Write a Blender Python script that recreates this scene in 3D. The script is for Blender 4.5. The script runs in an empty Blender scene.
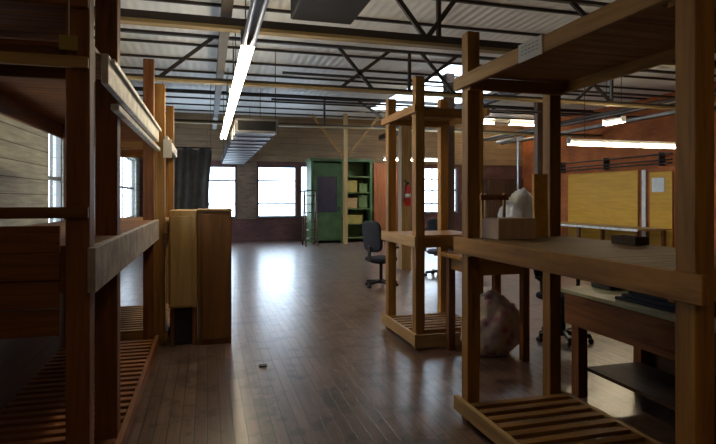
import bpy, bmesh, math, random
from mathutils import Vector, Matrix, noise
random.seed(7)
C = bpy.context.scene.collection
S = bpy.context.scene

# ------------------------------------------------------------------ materials
def new_mat(name):
    m = bpy.data.materials.new(name); m.use_nodes = True
    nt = m.node_tree
    b = nt.nodes['Principled BSDF']
    return m, nt, b

def N(nt, kind, **kw):
    n = nt.nodes.new(kind)
    for k, v in kw.items():
        if k in n.inputs: n.inputs[k].default_value = v
        else: setattr(n, k, v)
    return n

def ramp(nt, fac, stops):
    r = nt.nodes.new('ShaderNodeValToRGB')
    el = r.color_ramp.elements
    el[0].position, el[0].color = stops[0][0], (*stops[0][1], 1)
    el[1].position, el[1].color = stops[-1][0], (*stops[-1][1], 1)
    for p, c in stops[1:-1]:
        e = el.new(p); e.color = (*c, 1)
    nt.links.new(fac, r.inputs[0])
    return r.outputs[0]

def wood(name, dark, light, axis='Z', rough=.6, vary=.25, spec=.3):
    m, nt, b = new_mat(name)
    tc = N(nt, 'ShaderNodeTexCoord')
    mp = N(nt, 'ShaderNodeMapping')
    sc = {'X': (1.2, 16, 16), 'Y': (16, 1.2, 16), 'Z': (16, 16, 1.2)}[axis]
    mp.inputs['Scale'].default_value = sc
    nt.links.new(tc.outputs['Object'], mp.inputs['Vector'])
    oi = N(nt, 'ShaderNodeObjectInfo')
    va = N(nt, 'ShaderNodeVectorMath', operation='ADD')
    nt.links.new(mp.outputs[0], va.inputs[0]); 
    mul = N(nt, 'ShaderNodeMath', operation='MULTIPLY'); mul.inputs[1].default_value = 37
    nt.links.new(oi.outputs['Random'], mul.inputs[0]); nt.links.new(mul.outputs[0], va.inputs[1])
    n1 = N(nt, 'ShaderNodeTexNoise', Scale=1.0, Detail=6.0, Roughness=.62, Distortion=.6)
    nt.links.new(va.outputs[0], n1.inputs['Vector'])
    col = ramp(nt, n1.outputs['Fac'], [(.3, dark), (.5, tuple((a+c)/2 for a, c in zip(dark, light))), (.72, light)])
    hs = N(nt, 'ShaderNodeHueSaturation')
    mr = N(nt, 'ShaderNodeMapRange'); mr.inputs['To Min'].default_value = 1-vary; mr.inputs['To Max'].default_value = 1+vary
    nt.links.new(oi.outputs['Random'], mr.inputs['Value']); nt.links.new(mr.outputs[0], hs.inputs['Value'])
    nt.links.new(col, hs.inputs['Color']); nt.links.new(hs.outputs[0], b.inputs['Base Color'])
    b.inputs['Roughness'].default_value = rough; b.inputs['Specular IOR Level'].default_value = spec
    bp = N(nt, 'ShaderNodeBump', Strength=.25, Distance=.004)
    nt.links.new(n1.outputs['Fac'], bp.inputs['Height']); nt.links.new(bp.outputs[0], b.inputs['Normal'])
    return m

def plain(name, col, rough=.5, metal=0, var=.15, scale=6, spec=.4, bump=0):
    m, nt, b = new_mat(name)
    tc = N(nt, 'ShaderNodeTexCoord')
    n1 = N(nt, 'ShaderNodeTexNoise', Scale=scale, Detail=5.0)
    nt.links.new(tc.outputs['Object'], n1.inputs['Vector'])
    c = ramp(nt, n1.outputs['Fac'], [(.3, tuple(x*(1-var) for x in col)), (.7, tuple(min(1, x*(1+var)) for x in col))])
    nt.links.new(c, b.inputs['Base Color'])
    b.inputs['Roughness'].default_value = rough; b.inputs['Metallic'].default_value = metal
    b.inputs['Specular IOR Level'].default_value = spec
    if bump:
        bp = N(nt, 'ShaderNodeBump', Strength=bump, Distance=.01)
        nt.links.new(n1.outputs['Fac'], bp.inputs['Height']); nt.links.new(bp.outputs[0], b.inputs['Normal'])
    return m

def emit(name, col, s):
    m, nt, b = new_mat(name)
    b.inputs['Base Color'].default_value = (.8, .8, .8, 1)
    b.inputs['Emission Color'].default_value = (*col, 1); b.inputs['Emission Strength'].default_value = s
    return m

def brick(name, c1, c2, mortar, plane, w=.22, h=.075, rough=.85):
    m, nt, b = new_mat(name)
    tc = N(nt, 'ShaderNodeTexCoord'); sp = N(nt, 'ShaderNodeSeparateXYZ'); cb = N(nt, 'ShaderNodeCombineXYZ')
    nt.links.new(tc.outputs['Object'], sp.inputs[0])
    nt.links.new(sp.outputs['X' if plane == 'XZ' else 'Y'], cb.inputs['X']); nt.links.new(sp.outputs['Z'], cb.inputs['Y'])
    bt = N(nt, 'ShaderNodeTexBrick', Scale=1.0)
    bt.inputs['Brick Width'].default_value = w; bt.inputs['Row Height'].default_value = h
    bt.inputs['Mortar Size'].default_value = .008
    bt.inputs['Color1'].default_value = (*c1, 1); bt.inputs['Color2'].default_value = (*c2, 1); bt.inputs['Mortar'].default_value = (*mortar, 1)
    nt.links.new(cb.outputs[0], bt.inputs['Vector'])
    n1 = N(nt, 'ShaderNodeTexNoise', Scale=1.3, Detail=6.0); nt.links.new(tc.outputs['Object'], n1.inputs['Vector'])
    mx = N(nt, 'ShaderNodeMix', data_type='RGBA', blend_type='MULTIPLY'); mx.inputs[0].default_value = .8
    nt.links.new(bt.outputs['Color'], mx.inputs[6])
    nt.links.new(ramp(nt, n1.outputs['Fac'], [(.3, (.45, .42, .42)), (.7, (1.2, 1.15, 1.1))]), mx.inputs[7])
    nt.links.new(mx.outputs[2], b.inputs['Base Color']); b.inputs['Roughness'].default_value = rough
    bp = N(nt, 'ShaderNodeBump', Strength=.5, Distance=.01); bp.invert = True
    nt.links.new(bt.outputs['Fac'], bp.inputs['Height']); nt.links.new(bp.outputs[0], b.inputs['Normal'])
    return m

def boards(name, c1, c2, gap, plane, row, length=3.0, rough=.6, mortar=.006):
    """boarding: rows stack along Z (plane XZ / YZ) or along X (plane 'floor', boards run along Y)"""
    m, nt, b = new_mat(name)
    tc = N(nt, 'ShaderNodeTexCoord'); sp = N(nt, 'ShaderNodeSeparateXYZ'); cb = N(nt, 'ShaderNodeCombineXYZ')
    nt.links.new(tc.outputs['Object'], sp.inputs[0])
    u, v = {'XZ': ('X', 'Z'), 'YZ': ('Y', 'Z'), 'floor': ('Y', 'X')}[plane]
    nt.links.new(sp.outputs[u], cb.inputs['X']); nt.links.new(sp.outputs[v], cb.inputs['Y'])
    bt = N(nt, 'ShaderNodeTexBrick', Scale=1.0)
    bt.offset = .37
    bt.inputs['Brick Width'].default_value = length; bt.inputs['Row Height'].default_value = row
    bt.inputs['Mortar Size'].default_value = mortar; bt.inputs['Mortar Smooth'].default_value = .2
    bt.inputs['Color1'].default_value = (*c1, 1); bt.inputs['Color2'].default_value = (*c2, 1); bt.inputs['Mortar'].default_value = (*gap, 1)
    nt.links.new(cb.outputs[0], bt.inputs['Vector'])
    mp = N(nt, 'ShaderNodeMapping'); mp.inputs['Scale'].default_value = (1.5, 22, 1)
    nt.links.new(cb.outputs[0], mp.inputs['Vector'])
    n1 = N(nt, 'ShaderNodeTexNoise', Scale=1.0, Detail=6.0, Roughness=.65); nt.links.new(mp.outputs[0], n1.inputs['Vector'])
    n2 = N(nt, 'ShaderNodeTexNoise', Scale=.9, Detail=3.0, Roughness=.5); nt.links.new(tc.outputs['Object'], n2.inputs['Vector'])
    mx = N(nt, 'ShaderNodeMix', data_type='RGBA', blend_type='MULTIPLY'); mx.inputs[0].default_value = 1
    nt.links.new(bt.outputs['Color'], mx.inputs[6])
    nt.links.new(ramp(nt, n1.outputs['Fac'], [(.3, (.6, .6, .6)), (.7, (1.25, 1.25, 1.25))]), mx.inputs[7])
    mx2 = N(nt, 'ShaderNodeMix', data_type='RGBA', blend_type='MULTIPLY'); mx2.inputs[0].default_value = .8
    nt.links.new(mx.outputs[2], mx2.inputs[6])
    nt.links.new(ramp(nt, n2.outputs['Fac'], [(.25, (.72, .72, .72)), (.75, (1.15, 1.15, 1.15))]), mx2.inputs[7])
    nt.links.new(mx2.outputs[2], b.inputs['Base Color'])
    if plane == 'floor':
        b.inputs['Roughness'].default_value = rough
        n3 = N(nt, 'ShaderNodeTexNoise', Scale=3.6, Detail=5.0, Roughness=.7); nt.links.new(tc.outputs['Object'], n3.inputs['Vector'])
        mx3 = N(nt, 'ShaderNodeMix', data_type='RGBA', blend_type='MULTIPLY'); mx3.inputs[0].default_value = 1
        nt.links.new(mx2.outputs[2], mx3.inputs[6]); nt.links.new(ramp(nt, n3.outputs['Fac'], [(.41, (.4, .36, .34)), (.48, (1, 1, 1))]), mx3.inputs[7])
        nt.links.new(mx3.outputs[2], b.inputs['Base Color'])
        b.inputs['Specular IOR Level'].default_value = .75
    else:
        b.inputs['Roughness'].default_value = rough
    bp = N(nt, 'ShaderNodeBump', Strength=.35, Distance=.006); bp.invert = True
    ad = N(nt, 'ShaderNodeMath', operation='MULTIPLY_ADD'); ad.inputs[1].default_value = .25
    nt.links.new(n1.outputs['Fac'], ad.inputs[0]); nt.links.new(bt.outputs['Fac'], ad.inputs[2])
    nt.links.new(ad.outputs[0], bp.inputs['Height']); nt.links.new(bp.outputs[0], b.inputs['Normal'])
    return m

def ribbed_metal(name, col, pitch):
    m, nt, b = new_mat(name)
    tc = N(nt, 'ShaderNodeTexCoord')
    wv = N(nt, 'ShaderNodeTexWave', Scale=1/pitch/3.1416*1.57, bands_direction='X')
    nt.links.new(tc.outputs['Object'], wv.inputs['Vector'])
    n1 = N(nt, 'ShaderNodeTexNoise', Scale=.8, Detail=6.0); nt.links.new(tc.outputs['Object'], n1.inputs['Vector'])
    c = ramp(nt, n1.outputs['Fac'], [(.3, tuple(x*.8 for x in col)), (.7, col)])
    nt.links.new(c, b.inputs['Base Color'])
    b.inputs['Roughness'].default_value = .5; b.inputs['Metallic'].default_value = 0
    bp = N(nt, 'ShaderNodeBump', Strength=.5, Distance=.02)
    nt.links.new(wv.outputs['Fac'], bp.inputs['Height']); nt.links.new(bp.outputs[0], b.inputs['Normal'])
    return m

AW = (.14, .058, .010), (.40, .185, .033)
RW = (.085, .026, .008), (.27, .10, .024)       # reddish rack timber
OW = (.18, .08, .016), (.42, .21, .045)          # lighter orange timber
M = {}
for ax in 'XYZ':
    M['red'+ax] = wood('rack_timber_'+ax, *RW, axis=ax)
    M['amber'+ax] = wood('amber_timber_'+ax, *AW, axis=ax)
    M['orange'+ax] = wood('pale_timber_'+ax, *OW, axis=ax)
    M['tan'+ax] = wood('tan_timber_'+ax, (.22, .13, .05), (.42, .27, .11), axis=ax)
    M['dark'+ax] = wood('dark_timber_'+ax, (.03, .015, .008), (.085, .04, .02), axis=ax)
    M['steel'+ax] = plain('old_steel_'+ax, (.045, .035, .03), .55, .3)
    M['ltan'+ax] = wood('beam_plank_'+ax, (.2, .14, .06), (.36, .27, .13), axis=ax)
M['brown_panel'] = wood('brown_panel', (.12, .055, .02), (.21, .10, .036), 'Z', .5, .1)
M['ply'] = wood('stained_plywood', (.28, .18, .07), (.5, .34, .15), 'Z', .6, .1)
M['mustard'] = wood('mustard_plywood', (.42, .22, .018), (.6, .32, .03), 'Y', .5, .1)
M['floor'] = boards('worn_floorboards', (.125, .078, .062), (.2, .127, .102), (.02, .013, .01), 'floor', .085, 2.6, .275, .004)
M['siding'] = boards('white_siding', (.34, .34, .28), (.39, .39, .33), (.07, .07, .05), 'YZ', .2, 30, .7)
M['upper'] = boards('brown_boarding', (.19, .12, .06), (.24, .15, .075), (.06, .04, .02), 'XZ', .22, 5, .7)
M['brick_dark'] = brick('dark_brick', (.1, .03, .03), (.14, .05, .045), (.09, .06, .05), 'XZ')
M['brick_right'] = brick('orange_brick', (.40, .10, .022), (.48, .14, .035), (.32, .14, .05), 'YZ')
M['plaster'] = plain('dim_plaster', (.25, .2, .15), .9)
M['roof'] = ribbed_metal('roof_sheet', (.82, .83, .80), .25)
M['galv'] = plain('galvanised_sheet', (.3, .31, .31), .5, .3, .25, 3)
M['galvdark'] = plain('grey_enamel', (.2, .2, .23), .45, .2)
M['white'] = plain('white_enamel', (.6, .6, .57), .45)
M['rail_white'] = plain('dusty_white_rail', (.55, .55, .50), .5, 0, .3, 9)
M['rail_grey'] = plain('worn_paper_lining', (.33, .29, .27), .7, 0, .35, 9)
M['paper'] = plain('paper', (.62, .62, .6), .8, 0, .08)
M['ink'] = plain('faded_ink', (.3, .3, .34), .8)
M['black'] = plain('black_paint', (.008, .008, .01), .65)
M['bplastic'] = plain('black_plastic', (.018, .019, .022), .4)
M['bfabric'] = plain('dark_blue_fabric', (.02, .026, .045), .85, 0, .3, 60)
M['frame'] = plain('window_frame_paint', (.08, .075, .07), .5)
M['green'] = plain('green_paint', (.045, .09, .028), .55, 0, .3, 3)
M['greendk'] = plain('olive_paint', (.10, .14, .04), .6, 0, .3, 3)
M['red'] = plain('red_enamel', (.55, .03, .02), .3)
M['yellow'] = plain('yellow_card', (.32, .24, .055), .7)
M['card'] = wood('cardboard', (.42, .28, .2), (.56, .4, .3), 'Z', .8, .1)
M['bag'] = plain('white_plastic_film', (.75, .77, .78), .3, 0, .1, 8, .5)
M['tarp'] = plain('slate_tarp', (.085, .095, .115), .7, 0, .35, 3)
M['floral'] = None
M['tube'] = emit('lit_fluorescent_tube', (1, .82, .54), 42)
M['tube_fill'] = emit('added_fill_tube', (1, .72, .38), 14)  # glow of the added fill tube behind the camera
M['tube_off'] = plain('unlit_tube', (.55, .55, .58), .3)
m, nt, b = new_mat('faded_floral_cloth')
tc = N(nt, 'ShaderNodeTexCoord'); vo = N(nt, 'ShaderNodeTexVoronoi', Scale=9.0); nt.links.new(tc.outputs['Object'], vo.inputs['Vector'])
nt.links.new(ramp(nt, vo.outputs['Distance'], [(.1, (.42, .12, .12)), (.3, (.5, .32, .38)), (.55, (.55, .45, .36))]), b.inputs['Base Color'])
b.inputs['Roughness'].default_value = .9; M['floral'] = m
# window glass: thin clear pane
m = bpy.data.materials.new('window_glass'); m.use_nodes = True; nt = m.node_tree; nt.nodes.clear()
o = N(nt, 'ShaderNodeOutputMaterial'); mx = N(nt, 'ShaderNodeMixShader'); mx.inputs[0].default_value = .06
t = N(nt, 'ShaderNodeBsdfTransparent'); g = N(nt, 'ShaderNodeBsdfGlossy'); g.inputs['Roughness'].default_value = .02
nt.links.new(t.outputs[0], mx.inputs[1]); nt.links.new(g.outputs[0], mx.inputs[2]); nt.links.new(mx.outputs[0], o.inputs[0]); M['glass'] = m
# skylight sheet
m = bpy.data.materials.new('translucent_sheet'); m.use_nodes = True; nt = m.node_tree; nt.nodes.clear()
o = N(nt, 'ShaderNodeOutputMaterial'); t = N(nt, 'ShaderNodeBsdfTranslucent'); t.inputs[0].default_value = (.85, .86, .86, 1)
nt.links.new(t.outputs[0], o.inputs[0]); M['skylight'] = m

# ------------------------------------------------------------------ mesh helpers
class MB:
    def __init__(self): self.bm = bmesh.new()
    def box(self, x0, x1, y0, y1, z0, z1, bev=0):
        r = bmesh.ops.create_cube(self.bm, size=1)
        for v in r['verts']:
            v.co = Vector((x0+(x1-x0)*(v.co.x+.5), y0+(y1-y0)*(v.co.y+.5), z0+(z1-z0)*(v.co.z+.5)))
        if bev:
            es = list({e for v in r['verts'] for e in v.link_edges})
            bmesh.ops.bevel(self.bm, geom=es, offset=bev, segments=1, affect='EDGES')
        return self
    def bar(self, p, q, w, h, bev=0):
        p, q = Vector(p), Vector(q); d = q-p; L = d.length
        r = bmesh.ops.create_cube(self.bm, size=1); vs = r['verts']
        for v in vs: v.co = Vector((v.co.x*w, v.co.y*h, v.co.z*L))
        mat = d.to_track_quat('Z', 'Y').to_matrix().to_4x4(); mat.translation = (p+q)/2
        bmesh.ops.transform(self.bm, matrix=mat, verts=vs)
        if bev:
            es = list({e for v in vs for e in v.link_edges})
            bmesh.ops.bevel(self.bm, geom=es, offset=bev, segments=1, affect='EDGES')
        return self
    def cyl(self, p, q, r, n=12, r2=None):
        p, q = Vector(p), Vector(q); d = q-p
        x = bmesh.ops.create_cone(self.bm, cap_ends=True, segments=n, radius1=r, radius2=r if r2 is None else r2, depth=d.length)
        mat = d.to_track_quat('Z', 'Y').to_matrix().to_4x4(); mat.translation = (p+q)/2
        bmesh.ops.transform(self.bm, matrix=mat, verts=x['verts'])
        return self
    def tube(self, pts, r, n=8):
        for a, c in zip(pts, pts[1:]): self.cyl(a, c, r, n)
        return self
    def lathe(self, cx, cy, prof, n=20):
        rings = []
        for r, z in prof:
            rings.append([self.bm.verts.new((cx+r*math.cos(2*math.pi*i/n), cy+r*math.sin(2*math.pi*i/n), z)) for i in range(n)])
        for a, c in zip(rings, rings[1:]):
            for i in range(n): self.bm.faces.new((a[i], a[(i+1) % n], c[(i+1) % n], c[i]))
        self.bm.faces.new(rings[0][::-1]); self.bm.faces.new(rings[-1])
        return self
    def prism(self, pts, axis, lo, hi):
        """extrude a 2D outline; axis X: pts are (y,z); Y: (x,z); Z: (x,y)"""
        f = {'X': lambda a, c, t: (t, a, c), 'Y': lambda a, c, t: (a, t, c), 'Z': lambda a, c, t: (a, c, t)}[axis]
        A = [self.bm.verts.new(f(a, c, lo)) for a, c in pts]; B = [self.bm.verts.new(f(a, c, hi)) for a, c in pts]
        n = len(pts)
        self.bm.faces.new(A[::-1]); self.bm.faces.new(B)
        for i in range(n): self.bm.faces.new((A[i], A[(i+1) % n], B[(i+1) % n], B[i]))
        return self
    def build(self, name, m, parent=None, smooth=False):
        bmesh.ops.recalc_face_normals(self.bm, faces=self.bm.faces)
        me = bpy.data.meshes.new(name)
        if parent is not None:
            w = Vector(); q = parent
            while q: w += q.location; q = q.parent
            bmesh.ops.translate(self.bm, vec=-w, verts=self.bm.verts)
        self.bm.to_mesh(me); self.bm.free()
        if smooth:
            for p in me.polygons: p.use_smooth = True
        me.materials.append(m)
        o = bpy.data.objects.new(name, me); C.objects.link(o)
        if parent is not None: o.parent = parent
        return o

def thing(name, label, cat, loc=(0, 0, 0), group=None):
    o = bpy.data.objects.new(name, None); C.objects.link(o); o.location = loc; o.empty_display_size = .1
    o['label'] = label; o['category'] = cat
    if group: o['group'] = group
    return o
def tag(o, label, cat, group=None):
    o['label'] = label; o['category'] = cat
    if group: o['group'] = group
    return o
def rebase(o, loc):
    """give a one-mesh thing an origin at its base"""
    o.data.transform(Matrix.Translation(-Vector(loc))); o.location = loc; return o
def struct(o, label=None):
    o['kind'] = 'structure'
    if label: o['label'] = label
    return o
def dup(root, loc, rz, label):
    r = root.copy(); C.objects.link(r); r.location = loc; r.rotation_euler = (0, 0, rz); r['label'] = label
    for ch in list(root.children):
        c = ch.copy(); C.objects.link(c); c.parent = r
        for g in list(ch.children):
            d = g.copy(); C.objects.link(d); d.parent = c
    return r
def B(*a, bev=0): return MB().box(*a, bev=bev)

# ------------------------------------------------------------------ setting
XL, XR, Y0, Y1, H = -2.2, 12.5, -2.5, 19.6, 4.5
struct(B(XL-.2, XR+.2, Y0-.2, Y1+.3, -.12, 0).build('floor', M['floor']), 'worn glossy brown floorboards')

def wall_holes(lo, hi, holes, fixed0, fixed1, axis):
    us = sorted({lo, hi, *[h[0] for h in holes], *[h[1] for h in holes]}); zs = sorted({0, H, *[h[2] for h in holes], *[h[3] for h in holes]})
    mb = MB()
    for a, c in zip(us, us[1:]):
        for z, w in zip(zs, zs[1:]):
            if any(h[0]-1e-4 <= a and c <= h[1]+1e-4 and h[2]-1e-4 <= z and w <= h[3]+1e-4 for h in holes): continue
            if axis == 'XZ': mb.box(a, c, fixed0, fixed1, z, w)
            else: mb.box(fixed0, fixed1, a, c, z, w)
    bmesh.ops.remove_doubles(mb.bm, verts=mb.bm.verts, dist=1e-4)
    return mb
back_w = [(-.42, .98, .87, 2.67), (1.75, 3.13, .87, 2.68), (3.3, 3.62, .87, 2.72), (8.06, 8.98, .98, 2.73), (9.22, 9.58, .98, 2.74)]
left_w = [(8.7, 9.65, .95, 2.75), (15.2, 18.6, .95, 2.75), (3.7, 4.65, .95, 2.75)]  # last opening is invented, out of view, to light the right rack
struct(wall_holes(XL, XR, back_w, Y1, Y1+.25, 'XZ').build('wall_back', M['brick_dark']), 'dark maroon brick back wall with windows')
struct(wall_holes(Y0, Y1, left_w, XL-.2, XL, 'YZ').build('wall_left', M['siding']), 'white horizontal siding wall')
struct(B(XR, XR+.2, Y0, Y1, 0, H).build('wall_right', M['brick_right']), 'orange red brick wall')
struct(B(XL-.2, XR+.2, Y0-.2, Y0, 0, H).build('wall_front', M['plaster']))
# boarded gable band above the back windows
struct(B(XL, XR, Y1-.05, Y1-.002, 2.86, H).build('trim_1', M['upper']), 'brown boarding above the back windows')
# mottled pier facing between the two large windows
M['brick_pier'] = brick('mottled_pier_brick', (.20, .13, .075), (.12, .075, .05), (.18, .14, .1), 'XZ')
struct(B(1.03, 1.70, Y1-.06, Y1-.002, .80, 2.85).build('trim_2', M['brick_pier']), 'mottled brown brick pier between the windows')
struct(B(XL+.004, XL+.03, Y0, Y1, 0, .14).build('baseboard_left', M['darkY']))

def window(n, h, axis, rows=(.34, .72), cols=()):
    a, c, z0, z1 = h
    r = bpy.data.objects.new('window_%d' % n, None); C.objects.link(r); r['kind'] = 'structure'
    f = MB(); t = .035
    def bx(u0, u1, w0, w1, d0, d1, mb):
        if axis == 'XZ': mb.box(u0, u1, Y1+d0, Y1+d1, w0, w1)
        else: mb.box(XL-d1, XL-d0, u0, u1, w0, w1)
    for (u0, u1, w0, w1) in ((a, a+t, z0, z1), (c-t, c, z0, z1), (a, c, z0, z0+t), (a, c, z1-t, z1)): bx(u0, u1, w0, w1, .06, .13, f)
    for q in rows: bx(a, c, z0+(z1-z0)*q-.03, z0+(z1-z0)*q+.03, .07, .11, f)
    for q in cols: bx(a+(c-a)*q-.015, a+(c-a)*q+.015, z0, z1, .07, .11, f)
    g = MB(); bx(a+t, c-t, z0+t, z1-t, .088, .094, g)
    s = MB(); bx(a-.05, c+.05, z0-.04, z0, -.05, .12, s)
    for mb, nm, m in ((f, 'window_frame', M['frame']), (g, 'pane', M['glass']), (s, 'window_sill', M['frame'])):
        o = mb.build(nm, m, r); o['kind'] = 'structure'
for i, h in enumerate(back_w):
    window(i+1, h, 'XZ', rows=(.26, .72) if i < 2 else ((.2, .5, .75) if i == 3 else (.5,)), cols=(.5,) if i == 3 else ())
window(6, left_w[0], 'YZ', rows=(.5,), cols=(.5,)); window(7, left_w[1], 'YZ', rows=(.5,), cols=(.33, .66))
for i in (2,): window(7+i, left_w[i], 'YZ', rows=(.5,), cols=(.5,))  # added unseen window that sends daylight onto the right rack

# ceiling: roof sheets round one translucent strip
SK = (5.2, 7.6, 10.8, 17.2)
mb = MB()
for (x0, x1, y0, y1) in ((XL-.2, SK[0], Y0-.2, Y1+.3), (SK[1], XR+.2, Y0-.2, Y1+.3), (SK[0], SK[1], Y0-.2, SK[2]), (SK[0], SK[1], SK[3], Y1+.3)):
    mb.box(x0, x1, y0, y1, H, H+.08)
struct(mb.build('ceiling', M['roof']), 'pale ribbed metal roof deck')
struct(B(SK[0], SK[1], SK[2], SK[3], H+.02, H+.03).build('window_8', M['skylight']), 'translucent white roof sheet')
y = .4
while y < 19.4:
    struct(B(XL, XR, y, y+.045, H-.045, H-.002).build('ceiling_purlin', M['steelX'])); y += 1.15

def truss(Y, webs, slim=True):
    r = bpy.data.objects.new('roof_truss', None); C.objects.link(r); r.location = (0, Y, 3.6); struct(r, 'dark roof truss with a tan plank along its lower chord')
    MB().box(XL, XR, Y-.05, Y+.05, 3.585, 3.63 if slim else 3.68).build('bottom_chord', M['steelX'], r)
    MB().box(XL, XR, Y-.07, Y+.07, 3.54, 3.582).build('chord_plank', M['ltanX'], r)
    MB().box(XL, XR, Y-.04, Y+.04, 4.33, 4.38).build('top_chord', M['steelX'], r)
    w = MB()
    for (x, z, x2, z2) in webs: w.bar((x, Y, z), (x2, Y, z2), .05, .06)
    w.build('web', M['steelX'], r)
    return r
LO, HI = 3.61, 4.35
def bay(x, wdt): return [(x, LO, x+wdt, HI), (x+wdt, LO, x, HI), (x+wdt, LO, x+wdt, HI)]
truss(.2, bay(2, 1.2))
truss(6.6, [(2.2, HI, 2.8, LO), (3.3, HI, 2.75, LO), (2.95, LO, 2.95, HI)]+bay(5, .9)+bay(8.5, .9), False)
truss(9.75, [(-.78, LO, .1, HI), (2.35, HI, 3.0, LO), (3.35, HI, 2.4, LO), (3.75, LO, 3.75, HI), (4.75, HI, 3.8, LO), (4.0, HI, 4.7, LO)]+bay(7.5, .9))
truss(15.0, [(3.2, LO, 3.2, HI), (4.2, HI, 5.4, LO), (7.2, HI, 8.2, LO), (8.6, HI, 7.4, LO)])
struct(B(.16, .28, Y0, 17.5, 3.70, 3.86).build('ceiling_beam', M['steelY']), 'long dark beam above the row of lights')
struct(B(6.1, 6.24, Y0, 19, 3.70, 3.86).build('ceiling_beam', M['steelY']))
# knee braces and slim posts
def post_struct(x, y, w, z1, m, braces=()):
    r = bpy.data.objects.new('pillar', None); C.objects.link(r); r.location = (x, y, 0); struct(r)
    B(x-w/2, x+w/2, y-w/2, y+w/2, 0, z1).build('shaft', m, r)
    for p, q in braces: MB().bar(p, q, .06, .06).build('knee_brace', M['orangeX'], r)
    return r
post_struct(4.51, 17.75, .13, 4.4, M['tanZ'], (((3.35, 17.75, 4.35), (4.45, 17.75, 2.95)), ((5.7, 17.75, 4.35), (4.57, 17.75, 2.95))))
post_struct(4.14, 11.05, .22, 3.3, M['tanZ'])
post_struct(5.35, 11.4, .2, 4.4, M['darkZ'])
post_struct(9.2, 13.6, .18, 4.4, M['darkZ'])

# ------------------------------------------------------------------ ceiling services
def fixture(p, q, lit, label, group=None, top=3.55, m_off='tube_off'):
    p, q = Vector(p), Vector(q); mid = (p+q)/2
    along = (q-p).normalized(); side = Vector((-along.y, along.x, 0))
    r = thing('fluorescent_light', label, 'ceiling light', tuple(mid), group)
    h = MB().bar(p+Vector((0, 0, .075)), q+Vector((0, 0, .075)), .07, .05)
    for e in (p, q): h.bar(e+Vector((0, 0, .06))-along*.012*(1 if e is q else -1), e+Vector((0, 0, .06)), .12, .12)
    h.build('housing', M['galvdark'] if not lit else M['white'], r)
    for s in (-1, 1):
        off = side*.036*s
        MB().cyl(p+off+along*.015, q+off-along*.015, .019, 10).build('tube', M['tube_fill' if lit == 'dim' else 'tube'] if lit else M[m_off], r, True)
    for t in (.12, .88):
        c = p.lerp(q, t)
        MB().cyl(c+Vector((0, 0, .1)), Vector((c.x, c.y, top)), .006, 6).build('hanger_rod', M['steelZ'], r)
    return r
Z = 2.83
fixture((.33, 4.62, Z), (.33, 7.04, Z), True, 'lit twin tube light nearest the camera in the central row, over the aisle', 'lit lights over the aisle', 3.70)
fixture((.33, 7.07, Z), (.33, 9.49, Z), True, 'lit twin tube light in the middle of the central aisle row', 'lit lights over the aisle', 3.70)
fixture((.33, 9.52, Z), (.33, 11.94, Z), True, 'lit twin tube light at the far end of the central aisle row', 'lit lights over the aisle', 3.70)
fixture((.33, 2.15, Z), (.33, 4.58, Z), False, 'unlit grey tube light at the near end of the aisle row', None, 3.70)
fixture((.33, -2.3, Z), (.33, .12, Z), 'dim', 'added dim fill tube behind the viewpoint, warming the right rack', None, 3.70)  # invented fixture out of view, added to throw warm light on the right rack
fixture((6.42, 8.55, 2.545), (9.32, 8.55, 2.545), True, 'long lit tube light on the right, before the brick wall and mustard panels', None, 4.4)
fixture((5.76, 17.4, 2.85), (8.0, 17.4, 2.85), True, 'long lit tube light in front of the back wall, seen beyond the slatted rack', None, 4.4)
fixture((11.1, 18.3, 4.36), (12.3, 18.3, 4.36), True, 'short lit tube light high up at the back, between the rack posts', None, 4.48)
fixture((9.3, 18.3, 4.36), (10.45, 18.3, 4.36), True, 'short lit tube light high up, just beside the tall front rack post', None, 4.48)
fixture((8.85, 10.5, 3.24), (8.85, 9.9, 3.24), True, 'tiny lit tube light hanging above the long lit tube on the right', None, 4.4)

r = thing('air_duct', 'long grey sheet metal duct hanging over the aisle towards the back windows', 'duct', (.9, 14.5, 2.75))
B(.5, 1.25, 10.0, 19.4, 2.76, 2.98).build('duct_body', M['galv'], r)
B(.53, 1.22, 9.985, 9.999, 2.78, 2.96).build('shaded_mouth_cap', M['black'], r)  # black colour paints the shade inside an open duct mouth
y = 10.0
while y < 19.4:
    f = MB()
    for (a, c, e, g) in ((.48, 1.27, 2.735, 2.765), (.48, 1.27, 2.975, 3.0), (.48, .51, 2.735, 3.0), (1.24, 1.27, 2.735, 3.0)): f.box(a, c, y, y+.035, e, g)
    f.build('seam_flange', M['galvdark'], r); y += .78
for y in (10.5, 13.6, 17):
    for x in (.48, 1.27): MB().cyl((x, y, 2.8), (x, y, 4.4), .008, 6).build('hanger_rod', M['steelZ'], r)
r = thing('heater_unit', 'black boxy heater unit hung under the roof above the near truss', 'heater', (1.3, 5.7, 3.62))
B(.93, 1.66, 5.1, 6.25, 3.62, 4.2, bev=.015).build('casing', M['black'], r)
g = MB()
for k in range(6): g.box(.98, 1.61, 5.07, 5.1, 3.68+k*.08, 3.72+k*.08)
g.build('grille', M['galvdark'], r)
for x in (1.0, 1.6): MB().cyl((x, 5.7, 4.2), (x, 5.7, 4.49), .01, 6).build('hanger_rod', M['steelZ'], r)
o = MB().tube([(8.1, 14, 3.16), (8.75, 14, 3.30), (9.02, 14, 3.35)], .035).tube([(8.78, 14, 3.3), (8.78, 14, 0)], .025).build('conduit_pipe', M['galv'], None, True)
rebase(o, (8.78, 14, 0)); tag(o, 'pale bent conduit pipe with a vertical drop among the clutter at the back', 'pipe')
for i, (z, yy) in enumerate(((4.1, 8.2), (4.15, 11.2), (3.95, 13.2))):
    o = MB().cyl((1.5, yy, z), (XR, yy, z), .03, 10).build('ceiling_pipe', M['steelX'], None, True); struct(o)
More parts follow.
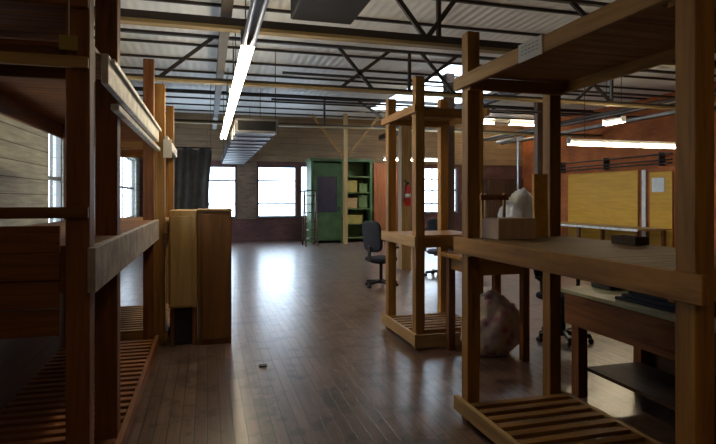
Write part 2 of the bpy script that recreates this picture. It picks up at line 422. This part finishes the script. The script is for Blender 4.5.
for k in range(5):   # services along the right, under the roof
    x = 10.0+k*.5
    o = MB().cyl((x, 8, 3.75+.07*(k % 3)), (x, 19.5, 3.75+.07*(k % 3)), .05, 10).build('ceiling_pipe', M['galv'] if k % 2 else M['steelY'], None, True); struct(o)

# ------------------------------------------------------------------ racks
def rack(name, label, x0, x1, y0, y1, post_top, post_w, levels, tone, front, start={}, deck={}, both=()):
    """levels: list of (z of deck top, rail height, rail material or None). front: which x face meets the aisle"""
    r = thing(name, label, 'storage rack', ((x0+x1)/2, (y0+y1)/2, 0))
    w = post_w
    for i, (px, py) in enumerate(((x0, y0), (x0, y1-w), (x1-w, y0), (x1-w, y1-w))):
        B(px, px+w, py, py+w, 0, post_top[i] if isinstance(post_top, (list, tuple)) else post_top, bev=.004).build('post', M[tone+'Z'], r)
    t = .035
    for lv, (z, rh, mats, kind) in enumerate(levels):
        # long rails lie against the outer faces of the posts
        for k, (a, c) in enumerate(((x0-t, x0-.001), (x1+.001, x1+t))):
            m = M[tone+'Y']
            if mats and (lv in both or (k == 0) == (front == 'x0')): m = mats
            B(a, c, start.get(lv, y0-.06) if m is mats else y0-.06, y1+.06, z-rh, z, bev=.003).build('long_rail', m, r)
        for a in (y0+w+.001, y1-w-t-.001):
            B(x0+.001, x1-.001, a, a+t, z-rh-.02, z-.026, bev=.003).build('end_rail', M[tone+'X'], r)
        d = MB()
        pitch, bw = (.105, .10) if kind == 'deck' else (.115, .06)
        y = y0+w+.003
        while y+bw <= y1-w+.01:
            d.box(x0+.002, x1-.002, y, y+bw, z-.024, z, bev=.002); y += pitch
        d.build('slats' if kind == 'slat' else 'deck_boards', M[deck.get(lv, tone+'X')], r)
    return r
R1 = rack('timber_rack', 'large dark timber rack on the right with slatted base and white paper label',
          1.725, 2.47, 1.575, 3.465, 2.70, .092,
          [(.15, .1, M['tanY'], 'slat'), (1.275, .11, None, 'deck'), (2.40, .09, M['orangeY'], 'deck')], 'amber', 'x0', deck={1: 'tanX'}, both=(0,))
R2 = rack('timber_rack', 'slim timber rack in the middle with low slatted base, near the swivel chair',
          2.05, 2.82, 5.15, 6.12, [2.80, 2.72, 2.75, 2.75], .10,
          [(.17, .12, M['tanY'], 'slat'), (1.16, .11, M['tanY'], 'deck'), (2.50, .08, None, 'slat')], 'orange', 'x0')
B(2.02, 2.85, 5.095, 5.12, .03, .16, bev=.003).build('base_board', M['tanX'], R2)
LB = rack('timber_rack', 'dark timber rack nearest on the left whose top rail carries a long white strip',
          -1.32, -.51, 2.67, 5.80, [2.95, 2.95, 2.95, 2.93], .10,
          [(.15, .1, None, 'slat'), (1.33, .20, M['rail_grey'], 'deck'), (2.27, .15, M['rail_white'], 'deck')], 'red', 'x1', start={2: 2.93})
B(-.635, -.512, 3.46, 3.58, 0, 2.95, bev=.004).build('post', M['redZ'], LB); B(-1.32, -1.22, 3.48, 3.58, 0, 2.95, bev=.004).build('post', M['redZ'], LB)
for z in (1.46, 2.13, 2.40, 2.62): B(-1.32, -.512, 2.64, 2.669, z, z+.05, bev=.003).build('end_rail', M['tanX'] if z == 2.13 else M['redX'], LB)
g = MB()
for k in range(4): g.box(-1.30, -.64, 2.70, 2.72, .93+k*.125, 1.05+k*.125, bev=.003)
g.build('end_panel', M['redX'], LB)
g = MB()
for k in range(14): g.box(-1.31, -.66, 2.70+k*.115, 2.81+k*.115, 2.472, 2.50, bev=.002)
g.box(-1.345, -1.321, 2.65, 5.8, 2.38, 2.50)
g.build('upper_boards', M['redX'], LB)
B(-1.318, -1.30, 2.70, 5.78, .16, 1.20).build('back_panel', M['darkY'], LB)  # added dark sheet that hides lit floor and keeps the lower rack dark
B(-.475, -.455, 3.0, 5.95, 2.235, 2.262, bev=.002).build('label_strip', M['white'], LB)
B(-.508, -.465, 3.2, 5.9, 2.03, 2.065, bev=.003).build('lower_lip', M['rail_white'], LB)
LC = rack('timber_rack', 'pale timber rack on the left standing behind the tan cabinet',
          -1.30, -.43, 6.02, 7.70, [2.8, 2.78, 2.75, 2.78], .10,
          [(.15, .1, None, 'slat'), (1.30, .12, M['orangeY'], 'deck'), (2.2, .1, M['rail_white'], 'slat')], 'orange', 'x1')

B(-1.298, -1.28, 6.13, 7.6, .16, 1.15).build('back_panel', M['darkY'], LC)  # dark sheet added so bright floor does not show through the rack
# small things fixed to the racks
pl = B(1.683, 1.6895, 2.46, 2.68, 2.305, 2.405).build('paper_label', M['paper'], R1); pl['label'] = 'white paper label with faint pencil marks'
k_ = MB()
for z in (2.34, 2.36, 2.38):
    for q in range(5): k_.box(1.682, 1.6829, 2.49+q*.035, 2.515+q*.034, z, z+.006)
k_.build('faint_marks', M['ink'], pl)
r = thing('hang_tag', 'small yellow card tag hanging on a string from the near left rack post', 'tag', (-.59, 2.626, 2.2))
B(-.625, -.55, 2.624, 2.629, 2.20, 2.265).build('card', M['yellow'], r)
MB().cyl((-.585, 2.626, 2.262), (-.585, 2.626, 2.62), .003, 6).build('string', M['paper'], r)
o = B(-.44, -.355, 5.945, 5.957, 1.97, 2.16).build('hanging_notice', M['paper']); rebase(o, (-.40, 5.95, 1.97))
tag(o, 'crumpled white paper pinned to the tall pale post on the left', 'paper')

# ------------------------------------------------------------------ left: cabinets
r = thing('plywood_cabinet', 'stained tan plywood cabinet on short legs beside the brown upright panel', 'cabinet', (-.24, 6.2, 0))
B(-.385, -.105, 5.93, 6.5, .40, 1.42, bev=.006).build('body', M['ply'], r)
B(-.37, -.12, 5.908, 5.929, .42, 1.36, bev=.004).build('door', M['ply'], r)
for x in (-.37, -.15):
    for y in (5.95, 6.44): B(x, x+.035, y, y+.035, 0, .40).build('leg', M['redZ'], r)
r = thing('plywood_cabinet', 'tall brown panelled cabinet at the aisle edge, tops level with the tan cabinet', 'cabinet', (.09, 6.2, 0))
B(-.10, .25, 5.92, 6.45, .0, 1.405, bev=.006).build('body', M['brown_panel'], r)
B(-.102, .26, 5.90, 6.47, 1.405, 1.43, bev=.004).build('top', M['tanX'], r)
B(-.055, .235, 5.902, 5.919, .06, 1.38, bev=.003).build('door', M['brown_panel'], r)
o = B(-.38, -.11, 5.992, 6.43, 0, .385, bev=.015).build('storage_bin', M['bplastic']); rebase(o, (-.25, 6.2, 0))
tag(o, 'black plastic bin on the floor under the tan plywood cabinet', 'bin')
# slate tarp hung from a line
mb = MB(); n = 60; A = []
for i in range(n+1):
    u = i/n; x = -1.0+u*1.02; row = []
    for j in range(14):
        v = j/13; z = 2.78-v*2.68
        x2 = x+(.10 if v < .35 else 0)*u*(1-v/.35 if v < .35 else 0)+(.06*u*(v if v < .4 else .4))
        row.append(mb.bm.verts.new((x2, 14+.05*math.sin(u*34+v*2)+.04*noise.noise((u*5, v*3, 1)), z+.04*math.sin(u*17))))
    A.append(row)
for a, c in zip(A, A[1:]):
    for j in range(13): mb.bm.faces.new((a[j], a[j+1], c[j+1], c[j]))
r = thing('hanging_tarp', 'slate grey tarp hanging in folds before the leftmost back window', 'tarp', (-.5, 14, .1))
o = mb.build('sheet', M['tarp'], r, True); sm = o.modifiers.new('thick', 'SOLIDIFY'); sm.thickness = .012
MB().cyl((-1.1, 14, 2.8), (.12, 14, 2.8), .02).build('hanging_bar', M['steelX'], r)
for x in (-1.05, .08): MB().cyl((x, 14, 2.8), (x, 14, 4.49), .006, 6).build('hanging_rope', M['steelZ'], r)

# ------------------------------------------------------------------ back: green booth, panel, ladder
r = thing('green_cupboard', 'tall green wooden cupboard with a windowed door and open yellow shelves at the back', 'cupboard', (4.5, 18.7, 0))
B(3.44, 3.52, 18.32, 19.2, 0, 2.82).build('side_panel', M['green'], r)
B(5.56, 5.64, 18.32, 19.2, 0, 2.82).build('side_panel', M['green'], r)
B(3.40, 5.68, 18.28, 19.2, 2.82, 2.92).build('top', M['green'], r)
B(3.52, 5.56, 19.12, 19.18, 0, 2.82).build('back_panel', M['greendk'], r)
B(4.50, 4.60, 18.32, 19.12, 0, 2.82).build('divider', M['green'], r)
d = MB()
for a in ((3.54, 3.66, .08, 2.76), (4.36, 4.48, .08, 2.76), (3.66, 4.36, 2.3, 2.76), (3.66, 4.36, .08, 1.05)): d.box(a[0], a[1], 18.30, 18.34, a[2], a[3])
dr = d.build('door', M['green'], r)
B(3.66, 4.36, 18.315, 18.325, 1.05, 2.3).build('door_glass', plain('dusty_dark_glass', (.05, .04, .055), .15), dr)
B(4.40, 4.44, 18.26, 18.30, 1.1, 1.25).build('handle', M['black'], dr)
for z in (.12, .6, 1.15, 1.72, 2.28): B(4.60, 5.56, 18.4, 19.12, z, z+.04).build('shelf', M['greendk'], r)
for i, (x0, x1, z, h, m, lb) in enumerate(((4.68, 5.12, 1.76, .40, 'yellow', 'square yellow carton on the upper shelf of the green cupboard'),
        (4.68, 5.12, 1.19, .36, 'tanX', 'tan wooden box on the middle shelf of the green cupboard'),
        (5.18, 5.5, 1.19, .44, 'greendk', 'olive tin box on the middle shelf, beside the tan wooden box'),
        (4.66, 5.3, .64, .3, 'yellow', 'wide yellow carton on the lower shelf of the green cupboard'),
        (5.2, 5.5, 1.76, .3, 'greendk', 'olive tin box on the upper shelf, beside the yellow carton'))):
    r = thing('storage_box', lb, 'box', ((x0+x1)/2, 18.7, z))
    B(x0, x1, 18.45, 18.95, z+.001, z+h-.05, bev=.008).build('body', M[m], r)
    B(x0-.01, x1+.01, 18.44, 18.96, z+h-.05, z+h, bev=.008).build('lid', M[m], r)
r = thing('wood_partition', 'reddish brown wooden partition standing beside the green cupboard', 'partition', (6.2, 18.6, 0))
M['rpanel'] = wood('red_brown_boards', (.16, .05, .018), (.27, .09, .03), 'Z', .6, .1)
pn = MB()
for k in range(6): pn.box(5.76+k*.15, 5.76+k*.15+.147, 18.5, 18.53, 0, 2.80, bev=.004)
pn.build('boards', M['rpanel'], r)
for z in (.3, 1.4, 2.5): B(5.78, 6.64, 18.53, 18.57, z, z+.1).build('batten', M['tanX'], r)
r = thing('stepladder', 'dark stepladder with pale step edges standing before the narrow back window', 'ladder', (3.2, 17.3, 0))
for x in (3.02, 3.40):
    MB().bar((x, 16.95, 0), (x, 17.25, 1.78), .045, .06).build('stile', M['darkZ'], r)
    MB().bar((x, 17.62, 0), (x, 17.28, 1.75), .035, .045).build('rear_leg', M['darkZ'], r)
for k in range(6):
    z = .26+k*.27; yy = 16.95+.3*z/1.78
    tr = B(3.04, 3.38, yy-.06, yy+.06, z, z+.03).build('tread', M['darkZ'], r)
    B(3.03, 3.13, yy-.066, yy-.058, z-.02, z+.034).build('nosing', M['rail_white'], tr)
B(3.0, 3.42, 17.16, 17.36, 1.77, 1.81).build('top_step', M['darkZ'], r)
# extinguisher on the tan pillar
r = thing('fire_extinguisher', 'red fire extinguisher with a white label hung on the tan pillar', 'fire extinguisher', (4.13, 10.86, 1.38))
MB().lathe(4.13, 10.86, [(.055, 1.38), (.075, 1.40), (.075, 1.74), (.06, 1.79), (.025, 1.82), (.025, 1.84)]).build('cylinder', M['red'], r, True)
MB().lathe(4.13, 10.86, [(.0762, 1.56), (.0762, 1.64)]).build('label_band', M['paper'], r, True)
B(4.10, 4.16, 10.84, 10.88, 1.84, 1.89).build('valve', M['black'], r)
MB().bar((4.13, 10.86, 1.88), (4.05, 10.84, 1.93), .02, .02).build('lever', M['black'], r)
MB().tube([(4.13, 10.84, 1.86), (4.06, 10.80, 1.8), (4.04, 10.80, 1.6), (4.05, 10.81, 1.45)], .012).build('hose', M['black'], r)
B(4.10, 4.16, 10.925, 10.94, 1.5, 1.8).build('bracket', M['steelZ'], r)

# ------------------------------------------------------------------ office chairs
def swivel_chair(label, loc, rz):
    r = thing('swivel_chair', label, 'chair', (0, 0, 0), None)
    MB().cyl((0, 0, .09), (0, 0, .42), .028).build('gas_lift', M['black'], r, True)
    b_ = MB()
    for k in range(5):
        a = k*math.tau/5+.3
        b_.bar((0, 0, .10), (.28*math.cos(a), .28*math.sin(a), .075), .035, .05, bev=.006)
    b_.cyl((0, 0, .06), (0, 0, .13), .045)
    st = b_.build('star_base', M['bplastic'], r)
    for k in range(5):
        a = k*math.tau/5+.3; x, y = .28*math.cos(a), .28*math.sin(a); s = Vector((-math.sin(a), math.cos(a), 0))
        w = MB()
        for t in (-1, 1): w.cyl(Vector((x, y, .0275))+s*.008*t, Vector((x, y, .0275))+s*.026*t, .0275, 14)
        w.cyl((x, y, .02), (x, y, .08), .009); w.build('caster', M['bplastic'], st)
    def cushion(x0, x1, y0, y1, z0, z1, name, curve=0, tilt=0):
        mb = MB(); mb.box(-1, 1, -1, 1, -1, 1)
        bmesh.ops.subdivide_edges(mb.bm, edges=mb.bm.edges, cuts=7, use_grid_fill=True)
        cx, cy, cz = (x0+x1)/2, (y0+y1)/2, (z0+z1)/2
        for v in mb.bm.verts:
            c = v.co.copy(); s = 4.0
            L = (abs(c.x)**s+abs(c.y)**s+abs(c.z)**s)**(1/s); c /= L
            p = Vector((cx+c.x*(x1-x0)/2, cy+c.y*(y1-y0)/2, cz+c.z*(z1-z0)/2))
            p.y += curve*(c.x*c.x)-tilt*(p.z-cz)*-1
            v.co = p
        return mb.build(name, M['bfabric'], r, True)
    cushion(-.24, .24, -.24, .23, .44, .53, 'seat')
    cushion(-.22, .22, .20, .28, .62, 1.16, 'backrest', -.03, .12)
    MB().bar((0, .1, .42), (0, .27, .46), .06, .02).bar((0, .27, .45), (0, .29, .72), .06, .02).box(-.1, .1, -.1, .12, .41, .445).build('backrest_bracket', M['bplastic'], r)
    for s in (-1, 1):
        MB().bar((s*.2, 0, .45), (s*.28, 0, .5), .04, .02).bar((s*.28, .02, .49), (s*.28, .02, .68), .04, .02).box(s*.28-.03, s*.28+.03, -.14, .12, .68, .71, bev=.008).build('armrest', M['bplastic'], r)
    r.location = loc; r.rotation_euler = (0, 0, rz)
    return r
ch = swivel_chair('dark swivel chair on casters standing in the open beside the slim rack', (2.93, 9.0, 0), math.radians(118))
dup(ch, (4.45, 9.9, 0), math.radians(150), 'dark swivel chair seen through the shelves of the slim middle rack')
dup(ch, (3.72, 5.05, 0), math.radians(15), 'dark swivel chair in shadow behind the right rack, beside the small table')

# ------------------------------------------------------------------ behind the right rack
r = thing('work_table', 'small orange wooden table behind the right rack with a bundle stored under it', 'table', (2.72, 4.8, 0))
B(2.30, 3.30, 4.47, 5.12, .96, 1.0, bev=.004).build('table_top', M['orangeX'], r)
for x in (2.36, 2.88):
    for y in (4.5, 5.02): B(x, x+.07, y, y+.07, 0, .96, bev=.003).build('leg', M['redZ'], r)
for y in (4.51, 5.06): B(2.43, 2.88, y, y+.025, .83, .96).build('apron', M['orangeX'], r)
for x in (2.38, 2.92): B(x, x+.025, 4.57, 5.02, .83, .96).build('apron', M['orangeY'], r)

def lump(name, m, c, s, seed, amp, flat=.35, parent=None, subdiv=5):
    mb = MB(); bmesh.ops.create_icosphere(mb.bm, subdivisions=subdiv, radius=1)
    for v in mb.bm.verts:
        p = v.co.copy(); n1 = noise.fractal(p*1.6+Vector((seed, 0, 0)), 1, 2, 5); n2 = abs(noise.noise(p*4.5+Vector((0, seed, 0))))
        k = 1+amp*n1-amp*.7*n2
        q = Vector((p.x*s[0], p.y*s[1], p.z*s[2]))*k
        if q.z < -s[2]*(1-flat): q.z = -s[2]*(1-flat)
        v.co = q+Vector(c)
    return mb.build(name, m, parent, True)
o = lump('plastic_bag', M['bag'], (3.04, 4.8, 1.30), (.22, .17, .36), 3.1, .16, .25)
z = min((v.co.z for v in o.data.vertices)); o.data.transform(Matrix.Translation((0, 0, 1.003-z))); rebase(o, (3.03, 4.8, 1.003))
tag(o, 'crumpled white plastic bag on the orange table behind the cardboard box', 'bag')
o = lump('cloth_bundle', M['floral'], (2.74, 4.82, .35), (.31, .19, .35), 8.4, .16, .25)
z = min((v.co.z for v in o.data.vertices)); o.data.transform(Matrix.Translation((0, 0, .002-z))); rebase(o, (2.74, 4.82, .002))
tag(o, 'faded pink floral cloth bundle on the floor under the orange table', 'cloth bundle')
r = thing('frame_crate', 'open crate of pale battens on the orange table beside the white bag', 'crate', (2.63, 4.85, 1.0))
for x in (2.51, 2.743):
    for y in (4.62, 4.98): B(x, x+.022, y, y+.022, 1.001, 1.60).build('batten_post', M['tanZ'], r)
for z in (1.02, 1.53):
    f = MB()
    for y in (4.60, 5.003): f.box(2.50, 2.775, y, y+.018, z, z+.05)
    for x in (2.488, 2.775): f.box(x, x+.012, 4.60, 5.02, z, z+.05)
    f.build('batten_frame', M['redX'], r)
B(2.512, 2.76, 4.645, 4.978, 1.02, 1.035).build('base_board', M['darkX'], r)

r = thing('cardboard_box', 'brown cardboard box on the middle shelf of the right rack by the far post', 'box', (1.99, 3.27, 1.276))
B(1.825, 2.11, 3.14, 3.36, 1.277, 1.41, bev=.004).build('carton', M['card'], r)
for a in ((1.825, 2.11, 3.14, 3.245), (1.825, 2.11, 3.255, 3.36)): B(*a, 1.4105, 1.415).build('flap', M['card'], r)
o = MB().bar((2.27, 3.33, 1.277), (2.27, 3.34, 1.72), .11, .03, bev=.003).build('board_offcut', M['mustard']); rebase(o, (2.27, 3.33, 1.277))
tag(o, 'yellowish board offcut standing upright against the far back post of the right rack', 'board')
r = thing('shallow_tray', 'dark shallow tray on the middle shelf of the right rack', 'tray', (2.405, 2.64, 1.276))
B(2.36, 2.455, 2.55, 2.74, 1.277, 1.285).build('base', M['darkX'], r)
f = MB()
for a in ((2.36, 2.37, 2.55, 2.74), (2.445, 2.455, 2.55, 2.74), (2.37, 2.445, 2.55, 2.56), (2.37, 2.445, 2.73, 2.74)): f.box(*a, 1.285, 1.325)
f.build('rim', M['darkY'], r)

# workbench behind the right rack
r = thing('workbench', 'long workbench with pale top and deep brown apron behind the right rack', 'workbench', (3.1, 2.75, 0))
B(2.72, 3.50, 1.3, 3.78, .80, .83, bev=.004).build('bench_top', plain('pale_green_laminate', (.34, .33, .2), .45, 0, .2, 4), r)
B(2.74, 2.765, 1.4, 3.70, .56, .80).build('apron', M['redY'], r); B(3.45, 3.475, 1.4, 3.70, .56, .80).build('apron', M['redY'], r)
B(2.765, 3.45, 3.66, 3.69, .56, .80).build('apron', M['redX'], r)
for x in (2.77, 3.36):
    for y in (1.45, 2.45, 3.57): B(x, x+.085, y, y+.085, 0, .798, bev=.003).build('leg', M['redZ'], r)
B(2.86, 3.36, 1.45, 3.6, .2, .225).build('lower_shelf', M['darkY'], r)
B(3.452, 3.47, 1.45, 3.6, .03, .56).build('back_panel', M['darkY'], r)  # put in dark to stand for the shade under the bench, covering lit floor
for k in range(3):
    o = B(2.80+k*.03, 3.12+k*.02, 2.55+k*.06, 3.22-k*.03, .8305+k*.022, .8505+k*.022, bev=.004).build('cloth_folder', M['bfabric'])
    rebase(o, (2.95, 2.9, .8305+k*.022))
    tag(o, ['lowest of the dark folders stacked on the pale bench top', 'middle of the dark folders stacked on the pale bench top', 'topmost of the dark folders stacked on the pale bench top'][k], 'folder', 'dark folders on the workbench')
o = B(3.0, 3.3, 3.5, 3.72, .8305, .89, bev=.01).build('tool_case', M['bplastic']); rebase(o, (3.15, 3.6, .8305)); tag(o, 'small black case on the far end of the pale bench top', 'case')

# ------------------------------------------------------------------ far right wall
X = 12.42
def board_thing(y0, y1, z0, z1, m, label, nm='plywood_sheet', th=.03):
    o = B(XR-.03-th, XR-.03, y0, y1, z0, z1, bev=.004).build(nm, M[m]); rebase(o, (XR-.03, (y0+y1)/2, z0)); tag(o, label, 'board'); return o
board_thing(13.35, 16.6, .0, 2.38, 'mustard', 'wide mustard plywood sheet leaning flat on the brick wall')
board_thing(12.1, 12.9, 0, 2.3, 'mustard', 'narrow mustard plywood sheet beside the wide one, with a white notice')
board_thing(13.05, 13.2, .0, 2.38, 'white', 'thin white upright strip between the two mustard sheets', 'trim_board')
o = B(XR-.075, XR-.062, 12.35, 12.8, 1.72, 2.13).build('wall_notice', M['paper']); rebase(o, (XR-.07, 12.57, 1.72)); tag(o, 'white notice pinned on the narrow mustard sheet', 'notice')
r = thing('side_bench', 'long wooden bench with pale edge standing before the mustard sheets', 'bench', (11.7, 14.5, 0))
B(11.2, 12.3, 12.0, 17.0, .66, .7).build('bench_top', M['tanY'], r)
B(11.17, 11.199, 12.0, 17.0, .64, .7).build('edge_strip', M['rail_white'], r)
for x in (11.25, 12.15):
    for y in (12.1, 14.5, 16.8): B(x, x+.09, y, y+.09, 0, .66).build('leg', M['redZ'], r)
r = thing('wall_pipe_rail', 'dark horizontal pipes on brackets above the mustard sheets', 'pipes', (12.3, 14.5, 2.5))
for z in (2.52, 2.62, 2.78): MB().cyl((12.33, 12.0, z), (12.33, 17.6, z), .025, 8).build('pipe', M['steelY'], r)
for y in (12.4, 14.6, 16.8): B(12.3, 12.498, y, y+.05, 2.46, 2.84).build('bracket', M['steelX'], r)
# dark machinery silhouettes at the back
r = thing('wall_cabinet', 'dark brown storage cupboard against the back wall beside the far corner', 'cupboard', (11.3, 19, 0))
B(10.5, 12.1, 18.9, 19.5, 0, 2.3, bev=.01).build('body', M['darkZ'], r)
for x in (10.53, 11.31): 
    d = B(x, x+.76, 18.87, 18.899, .1, 2.25, bev=.006).build('door', M['darkZ'], r)
    B(x+(.68 if x < 11 else .04), x+(.71 if x < 11 else .07), 18.84, 18.87, 1.1, 1.25).build('handle', M['galv'], d)

o = B(.46, .53, 5.0, 5.06, .0005, .012, bev=.002).build('wood_scrap', M['black']); rebase(o, (.5, 5.03, .0005)); tag(o, 'small dark wood scrap lying on the open floor', 'scrap')

# ------------------------------------------------------------------ light
w = bpy.data.worlds.new('sky'); S.world = w; w.use_nodes = True
bg = w.node_tree.nodes['Background']; bg.inputs[0].default_value = (.66, .82, 1, 1); bg.inputs[1].default_value = 10.5
def portal(loc, rot, sx, sy):
    l = bpy.data.lights.new('window_portal', 'AREA'); l.shape = 'RECTANGLE'; l.size = sx; l.size_y = sy; l.cycles.is_portal = True
    o = bpy.data.objects.new('window_portal', l); C.objects.link(o); o.location = loc; o.rotation_euler = rot
for a, c, z0, z1 in back_w: portal(((a+c)/2, Y1+.2, (z0+z1)/2), (math.radians(-90), 0, 0), c-a, z1-z0)
for a, c, z0, z1 in left_w: portal((XL-.16, (a+c)/2, (z0+z1)/2), (0, math.radians(-90), 0), z1-z0, c-a)
# ------------------------------------------------------------------ camera
cam = bpy.data.cameras.new('camera'); co = bpy.data.objects.new('camera', cam); C.objects.link(co); S.camera = co
co.location = (0, 0, 1.55); co.rotation_euler = (math.radians(90), 0, math.radians(-15.6))
cam.sensor_width = 36; cam.lens = 540/716*36; cam.shift_y = -24/716; cam.clip_start = .05
S.view_settings.view_transform = 'Standard'; S.view_settings.look = 'None'; S.view_settings.gamma = 1; S.view_settings.exposure = 0
S.cycles.use_denoising = True; S.cycles.max_bounces = 10; S.cycles.diffuse_bounces = 6; S.cycles.sample_clamp_indirect = 6
